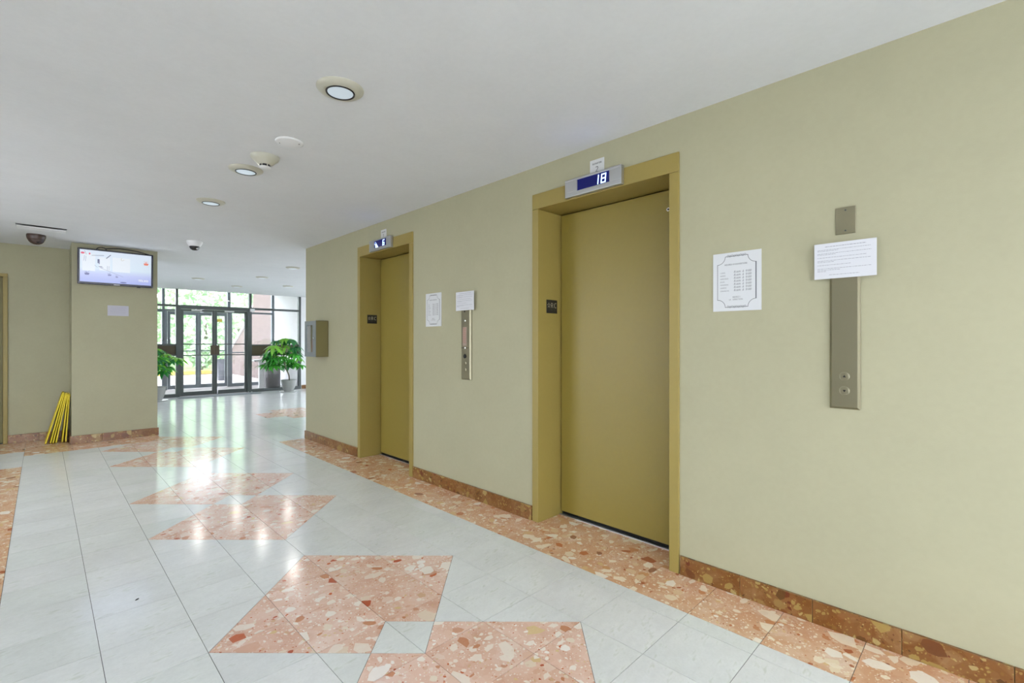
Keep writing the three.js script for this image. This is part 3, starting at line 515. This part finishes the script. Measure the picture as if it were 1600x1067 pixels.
// ------------------------------------------------------------------ glass entrance (inner plane ZE, outer plane ZO)
function pane(o, x0, x1, y0, y1, z = 0) { mesh('pane', bx(x0, x1, y0, y1, z - 0.003, z + 0.003), M.glass, o); }
function bar(o, name, x0, x1, y0, y1, m = M.bronze, d = 0.05) { mesh(name, bx(x0, x1, y0, y1, -d, d, 0.003), m, o); }
{
  const o = struct('window_1', 'dark bronze storefront frame around the inner glass doors', 'storefront', [0, 0, ZE - 0.05]);
  const TOP = CEIL;
  bar(o, 'mullion', 1.25, 1.3, 0, TOP); bar(o, 'mullion', 2.142, 2.235, 0, 2.08); bar(o, 'mullion', 2.142, 2.185, 2.08, TOP); bar(o, 'mullion', 3.6, 3.70, 0, 2.08); bar(o, 'mullion', 3.64, 3.70, 2.08, TOP); bar(o, 'mullion', 4.83, 4.89, 0, TOP);
  bar(o, 'transom', 1.3, 2.142, 2.04, 2.085); bar(o, 'transom', 2.235, 3.6, 2.0, 2.085); bar(o, 'transom', 3.70, 4.83, 2.04, 2.09);
  bar(o, 'bottom_rail', 1.3, 2.142, 0, 0.075); bar(o, 'bottom_rail', 3.70, 4.83, 0, 0.075);
  bar(o, 'middle_rail', 1.3, 2.142, 1.16, 1.2); bar(o, 'middle_rail', 3.70, 4.83, 1.15, 1.18);
  bar(o, 'infill_panel', 1.3, 2.142, 0.96, 1.16, M.panelBrown, 0.02); bar(o, 'infill_panel', 3.70, 4.83, 0.92, 1.15, M.panelBrown, 0.02);
  bar(o, 'middle_rail', 1.3, 2.142, 0.93, 0.96); bar(o, 'middle_rail', 3.70, 4.83, 0.895, 0.92);
  for (const [a, b] of [[1.3, 2.142], [3.70, 4.83]]) { pane(o, a, b, 0.075, 0.93); pane(o, a, b, 1.2, 2.04); pane(o, a, b, 2.088, TOP); }
  pane(o, 2.185, 3.64, 2.088, TOP);
  mesh('hold_open_bracket', merge([bx(3.655, 3.75, 1.99, 2.06, 0.05, 0.11, 0.004)]), M.plasticWhite, o);
  const leaf = (name, label, x0, x1, lockSide) => {
    const d = struct(name, label, 'door', [0, 0, ZE - 0.05]);
    bar(d, 'stile', x0, x0 + 0.05, 0.01, 1.995, M.bronze, 0.022); bar(d, 'stile', x1 - 0.05, x1, 0.01, 1.995, M.bronze, 0.022);
    bar(d, 'rail', x0 + 0.05, x1 - 0.05, 1.945, 1.995, M.bronze, 0.022); bar(d, 'rail', x0 + 0.05, x1 - 0.05, 0.01, 0.1, M.bronze, 0.022);
    pane(d, x0 + 0.05, x1 - 0.05, 0.1, 1.945);
    for (const y of [1.19, 0.935]) mesh('push_bar', merge([bx(x0 + 0.03, x1 - 0.03, y - 0.012, y + 0.012, 0.05, 0.075, 0.008), bx(x0 + 0.03, x0 + 0.05, y - 0.012, y + 0.012, 0.02, 0.06), bx(x1 - 0.05, x1 - 0.03, y - 0.012, y + 0.012, 0.02, 0.06)]), M.bronze, d);
    mesh('lock_case', bx(lockSide > 0 ? x1 - 0.09 : x0, lockSide > 0 ? x1 : x0 + 0.09, 0.94, 1.165, 0.02, 0.05, 0.003), M.panelBrown, d);
    mesh('closer', bx(x0 + 0.2, x0 + 0.4, 1.955, 1.99, 0.022, 0.07, 0.004), M.alu, d);
  };
  leaf('door_1', 'left inner glass door with dark frame and push bars', 2.24, 2.903, 1);
  leaf('door_2', 'right inner glass door with dark frame and push bars', 2.907, 3.595, -1);
  const stop = thing('door_holder', 'small chrome foot bolt at the meeting of the glass doors', 'door bolt', [2.955, 0, ZE - 0.0]);
  mesh('barrel', cyl(0.013, 0.15, 16).translate(0, 0.085, 0), M.chrome, stop); mesh('foot', lathe([[0.02, 0], [0.02, 0.008], [0.012, 0.012], [0, 0.012]], 16), M.chrome, stop);
  for (const x of [2.215, 3.61, 3.68]) { const k = thing('door_pivot', 'small chrome pivot knob on the floor at the door frame', 'door pivot', [x, 0, ZE + 0.03], 0, 'door pivots'); mesh('knob', lathe([[0.018, 0], [0.02, 0.012], [0.012, 0.024], [0, 0.026]], 16), M.chrome, k); }
  const m = thing('door_mat', 'thin grey mat on the floor before the glass doors', 'mat', [2.95, 0, -12.62]);
  mesh('mat_body', bx(-0.82, 0.82, 0.0005, 0.01, -0.22, 0.2, 0.004), M.mat, m);
  // outer plane
  const q = struct('window_2', 'grey storefront frame of the outer vestibule doors', 'storefront', [0, 0, ZO]), G = M.bronzeOut;
  const b2 = (n, ...a) => bar(q, n, ...a, G, 0.045);
  for (const [a, b, t] of [[1.1, 1.16, 2.75], [2.19, 2.25, 2.75], [2.25, 2.30, 2.05], [3.68, 3.75, 2.75], [3.75, 3.79, 2.05], [4.83, 4.89, 2.75]]) b2('mullion', a, b, 0, t);
  b2('transom', 1.16, 2.19, 2.02, 2.09); b2('transom', 2.25, 3.68, 2.05, 2.1); b2('transom', 3.75, 4.83, 2.05, 2.1); b2('bottom_rail', 1.16, 2.19, 0, 0.09); b2('bottom_rail', 3.79, 4.83, 0, 0.09);
  b2('middle_rail', 3.79, 4.83, 0.93, 0.96); 
  pane(q, 1.16, 2.19, 0.09, 2.02); pane(q, 3.79, 4.83, 0.09, 2.05); pane(q, 1.16, 2.19, 2.1, 2.75); pane(q, 2.25, 3.68, 2.1, 2.75); pane(q, 3.75, 4.83, 2.1, 2.75);
  const outer = (name, label, x0, x1) => {
    const d = struct(name, label, 'door', [0, 0, ZO]);
    bar(d, 'stile', x0, x0 + 0.06, 0.01, 2.045, G, 0.02); bar(d, 'stile', x1 - 0.06, x1, 0.01, 2.045, G, 0.02); bar(d, 'rail', x0 + 0.06, x1 - 0.06, 1.96, 2.045, G, 0.02); bar(d, 'rail', x0 + 0.06, x1 - 0.06, 0.01, 0.11, G, 0.02);
    pane(d, x0 + 0.06, x1 - 0.06, 0.11, 1.96);
    mesh('push_bar', bx(x0 + 0.03, x1 - 0.03, 0.99, 1.02, 0.04, 0.065, 0.006), G, d);
  };
  outer('door_4', 'left outer glass door of the vestibule', 2.31, 2.985); outer('door_5', 'right outer glass door of the vestibule', 2.99, 3.67);
  const yl = thing('warning_sticker', 'yellow sticker high on the right outer glass door', 'sticker', [3.46, 1.80, ZO + 0.0035]);
  mesh('sticker', bx(-0.09, 0.09, 0, 0.075, 0, 0.001), S('#e8cc4a', { roughness: 0.6 }), yl);
}
// bin with tray in the vestibule
{
  const b = thing('litter_bin', 'grey stone litter bin behind the right hand glass panel', 'litter bin', [4.5, 0, -13.9]);
  mesh('body', bx(-0.16, 0.16, 0, 0.66, -0.16, 0.16, 0.012), M.stone, b);
  mesh('collar', bx(-0.18, 0.18, 0.66, 0.70, -0.18, 0.18, 0.01), M.white, b);
  mesh('funnel_top', new THREE.CylinderGeometry(0.2, 0.13, 0.1, 4, 1).rotateY(Math.PI / 4).translate(0, 0.75, 0), M.black, b);
  const st = thing('brochure_stand', 'pale stand with a slanted tray next to the litter bin', 'stand', [4.22, 0, -13.9]);
  mesh('post', bx(-0.06, 0.06, 0, 0.72, -0.05, 0.05, 0.006), M.white, st);
  mesh('tray', bx(-0.2, 0.14, 0, 0.05, -0.12, 0.12, 0.005).rotateZ(0.08).translate(0, 0.73, 0), M.plasticWhite, st);
}

// ------------------------------------------------------------------ potted plants
function leafGeo(seed, size) {                              // one palmate leaf, stalk at the origin, leaflets drooping
  const r = rng(seed), n = 6 + (r() * 2 | 0), parts = [];
  for (let k = 0; k < n; k++) {
    const a = (k - (n - 1) / 2) / n * 5.0, L = size * (0.8 + r() * 0.35), W = L * 0.17, seg = 4, pos = [], idx = [];
    for (let s = 0; s <= seg; s++) { const t = s / seg, w = W * Math.sin(Math.PI * Math.min(1, 0.06 + t * 0.94)) * (t < 1 ? 1 : 0), x = t * L, y = -L * (0.10 * t + 0.5 * t * t); pos.push(x, y + w * 0.25, -w, x, y, 0, x, y + w * 0.25, w); }
    for (let s = 0; s < seg; s++) { const b = s * 3; for (const o of [0, 1]) idx.push(b + o, b + o + 1, b + o + 3, b + o + 1, b + o + 4, b + o + 3); }
    const g = new THREE.BufferGeometry(); g.setAttribute('position', new THREE.Float32BufferAttribute(pos, 3)); g.setIndex(idx); g.rotateY(-a); g.computeVertexNormals(); parts.push(g.toNonIndexed());
  }
  return mergeGeometries(parts);
}
const leafVariants = [0, 1, 2, 3, 4, 5].map((k) => leafGeo(300 + k, 0.19));
function plant(x, z, label, seed, lean, radius, y0, y1, count) {
  const o = thing('potted_plant', label, 'potted plant', [x, 0, z], 0, 'potted umbrella trees by the entrance'), r = rng(seed);
  mesh('saucer', lathe([[0, 0], [0.19, 0], [0.215, 0.018], [0.205, 0.02], [0.185, 0.008], [0, 0.008]], 36), M.plasticWhite, o);
  mesh('pot', lathe([[0, 0.01], [0.095, 0.01], [0.105, 0.014], [0.15, 0.13], [0.178, 0.285], [0.182, 0.3], [0.168, 0.3], [0.162, 0.27], [0, 0.27]], 40), M.pot, o);
  mesh('soil', lathe([[0.163, 0.272], [0.1, 0.279], [0, 0.281]], 24), M.soil, o);
  mesh('trunk', tube([[0.02, 0.27, 0], [0.0, 0.42, 0.01], [-0.03 + lean * 0.3, 0.6, 0], [-0.03 + lean * 0.6, 0.85, 0.0], [lean, y1 - 0.1, 0]], 0.017, 20, 8), M.trunk, o);
  for (let k = 0; k < count; k++) {
    const t = r(), ang = r() * Math.PI * 2, up = t < 0.16 ? 1 : r(), rad = radius * (t < 0.16 ? r() * 0.55 : 0.25 + 0.75 * Math.sqrt(r())), hy = t < 0.16 ? y1 + r() * 0.06 - 0.03 : y0 + (y1 - y0) * (0.25 + 0.62 * up);
    const px = lean + Math.cos(ang) * rad, pz = Math.sin(ang) * rad * 0.9, s = 0.8 + r() * 0.5;
    const lf = mesh('leaf', leafVariants[k % 6], M.leaf[(r() * 5) | 0], o); lf.position.set(px, hy, pz); lf.rotation.set((r() - 0.5) * 0.5, -ang, (r() - 0.35) * -0.5, 'YXZ'); lf.scale.setScalar(s);
    if (k % 2 === 0) mesh('stalk', tube([[lean * 0.8 - 0.01, hy - 0.12 - rad * 0.15, 0], [px * 0.6 + lean * 0.4, hy - 0.02, pz * 0.6], [px, hy, pz]], 0.0045, 8, 5), M.leaf[0], o);
  }
}
plant(4.375, -12.33, 'umbrella tree in a pale grey tapered pot beside the right glass panel', 411, -0.13, 0.42, 0.42, 1.30, 64);
plant(1.70, -12.33, 'umbrella tree mostly hidden behind the television pillar by the entrance', 433, 0.0, 0.38, 0.42, 1.08, 58);

// ------------------------------------------------------------------ outdoors
{
  const g = struct('pavement', 'bright pale pavement outside the entrance', 'pavement');
  mesh('paving', bx(-30, 40, -0.3, -0.02, -60, ZO - 0.1), M.pave, g);
  const k = thing('kerb', 'pale yellow painted kerb before the hedge', 'kerb', [6, -0.02, -21.8]);
  mesh('kerb_stone', bx(-16, 16, 0, 0.16, -0.12, 0.12, 0.03), M.kerb, k);
  const lawn = thing('planting_bed', 'green planting bed behind the yellow kerb', 'planting bed', [6, -0.02, -30]);
  mesh('ground_cover', bx(-20, 20, 0.0, 0.10, -14, 8.05, 0.03), M.grass, lawn);
  const sc = thing('dark_scrap', 'tiny dark scrap lying on a white floor tile', 'scrap', [0.324, 0.0003, -2.879]);
  mesh('scrap_body', new THREE.SphereGeometry(0.011, 12, 8).scale(1, 0.16, 0.38).rotateY(0.75).translate(0, 0.0018, 0), M.dark, sc);
  const w = thing('brick_wall', 'pale brick wall with sloping white coping outside the doors', 'wall', [5.35, -0.02, -15.2]);
  const prof = (a) => { const s = new THREE.Shape(); a.forEach(([x, y], i) => i ? s.lineTo(x, y) : s.moveTo(x, y)); return s; };
  const wall = new THREE.ExtrudeGeometry(prof([[0, 0], [0, 4.4], [3.0, 4.4], [3.4, 2.3], [6.4, 0.75], [6.4, 0]]), { depth: 0.3, bevelEnabled: false }).rotateY(Math.PI / 2);
  mesh('brickwork', uvMetres(wall.toNonIndexed()), M.brick, w);
  const cop = new THREE.ExtrudeGeometry(prof([[3.4, 2.3], [6.4, 0.75], [6.4, 0.83], [3.4, 2.38]]), { depth: 0.4, bevelEnabled: false }).rotateY(Math.PI / 2).translate(-0.05, 0, 0);
  mesh('coping', cop, M.white, w);
  const pl = thing('planter', 'tall tapered dark grey planter standing outside the doors', 'planter', [4.24, -0.02, -17.9]);
  mesh('planter_body', new THREE.CylinderGeometry(0.24, 0.15, 0.7, 4, 1).rotateY(Math.PI / 4).translate(0, 0.35, 0), S('#4c4f56', { roughness: 0.7 }), pl);
  mesh('planter_soil', bx(-0.15, 0.15, 0.68, 0.704, -0.15, 0.15), M.soil, pl);
}
function foliage(seed, n, rx, ry, rz, leaf) {
  const r = rng(seed), pos = [], col = [], c = new THREE.Color();
  for (let k = 0; k < n; k++) {
    const a = r() * 6.283, u = r() * 2 - 1, q = Math.sqrt(1 - u * u), R = 0.55 + 0.45 * Math.cbrt(r());
    const cx = Math.cos(a) * q * R * rx, cy = u * R * ry, cz = Math.sin(a) * q * R * rz;
    const d = new THREE.Vector3(r() - 0.5, r() - 0.7, r() - 0.5).normalize(), e = new THREE.Vector3(r() - 0.5, r() - 0.5, r() - 0.5).cross(d).normalize(), L = leaf * (0.7 + r() * 0.6), W = L * 0.32;
    const p = [[0, 0], [0.5, 1], [1, 0], [0.5, -1]].map(([t, s]) => [cx + d.x * L * t + e.x * W * s, cy + d.y * L * t + e.y * W * s, cz + d.z * L * t + e.z * W * s]);
    c.setHSL(0.25 + r() * 0.08, 0.15 + r() * 0.18, 0.38 + r() * 0.28);
    for (const i of [0, 1, 2, 0, 2, 3]) { pos.push(...p[i]); col.push(c.r, c.g, c.b); }
  }
  const g = new THREE.BufferGeometry(); g.setAttribute('position', new THREE.Float32BufferAttribute(pos, 3)); g.setAttribute('color', new THREE.Float32BufferAttribute(col, 3)); g.computeVertexNormals(); return g;
}
{
  const leafMat = new THREE.MeshPhysicalMaterial({ color: '#ffffff', vertexColors: true, roughness: 0.7, side: THREE.DoubleSide, transmission: 0.3, thickness: 0 });
  const tree = (x, z, h, rx, ry, rz, n, label, seed, leaf = 0.26, group = 'trees outside the entrance') => {
    const o = thing('tree', label, 'tree', [x, 0.092, z], 0, group);
    mesh('trunk', tube([[0, 0, 0], [0.06, h * 0.4, 0], [0, h, 0.05]], 0.09, 10, 8), M.trunk, o);
    mesh('foliage', foliage(seed, n, rx, ry, rz, leaf).translate(0, h, 0), leafMat, o);
  };
  const bush = (x, z, rx, ry, n, label, seed) => { const o = thing('bush', label, 'bush', [x, 0.08, z], 0, 'bushes behind the kerb'); mesh('stem', tube([[0, 0, 0], [0, ry, 0]], 0.04, 4, 6), M.trunk, o); mesh('foliage', foliage(seed, n, rx, ry, rx, 0.2).translate(0, ry * 1.45, 0), leafMat, o); };
  tree(3.2, -28, 3.0, 1.5, 2.2, 1.3, 2300, 'loose pale tree beyond the kerb seen at the left glass panel', 501);
  tree(5.2, -25, 2.2, 1.4, 1.9, 1.2, 2600, 'drooping bright green tree straight outside the doors', 502);
  tree(7.4, -28.2, 3.0, 1.5, 2.3, 1.3, 2400, 'green tree beyond the kerb next to the brick wall', 503);
  tree(4.8, -32.5, 4.6, 1.7, 2.4, 1.5, 1800, 'tall sparse tree rising far behind the others', 504, 0.34);
  tree(9.2, -32.5, 4.8, 1.8, 2.4, 1.5, 1700, 'tall sparse tree far behind the brick wall', 505, 0.34);
  tree(0.6, -32.5, 4.2, 1.8, 2.6, 1.5, 1700, 'tall tree far to the side of the drooping tree', 506, 0.34);
  [[3.6, 'low round bush at the kerb in front of the loose pale tree'], [4.7, 'low round bush at the kerb in front of the drooping tree'], [5.8, 'low round bush at the kerb between drooping tree and brick wall'], [7.0, 'low round bush at the kerb close to the brick wall']].forEach(([x, l], k) => bush(x, -22.9, 0.42, 0.5, 700, l, 520 + k));
}
renderer.render(scene, camera);
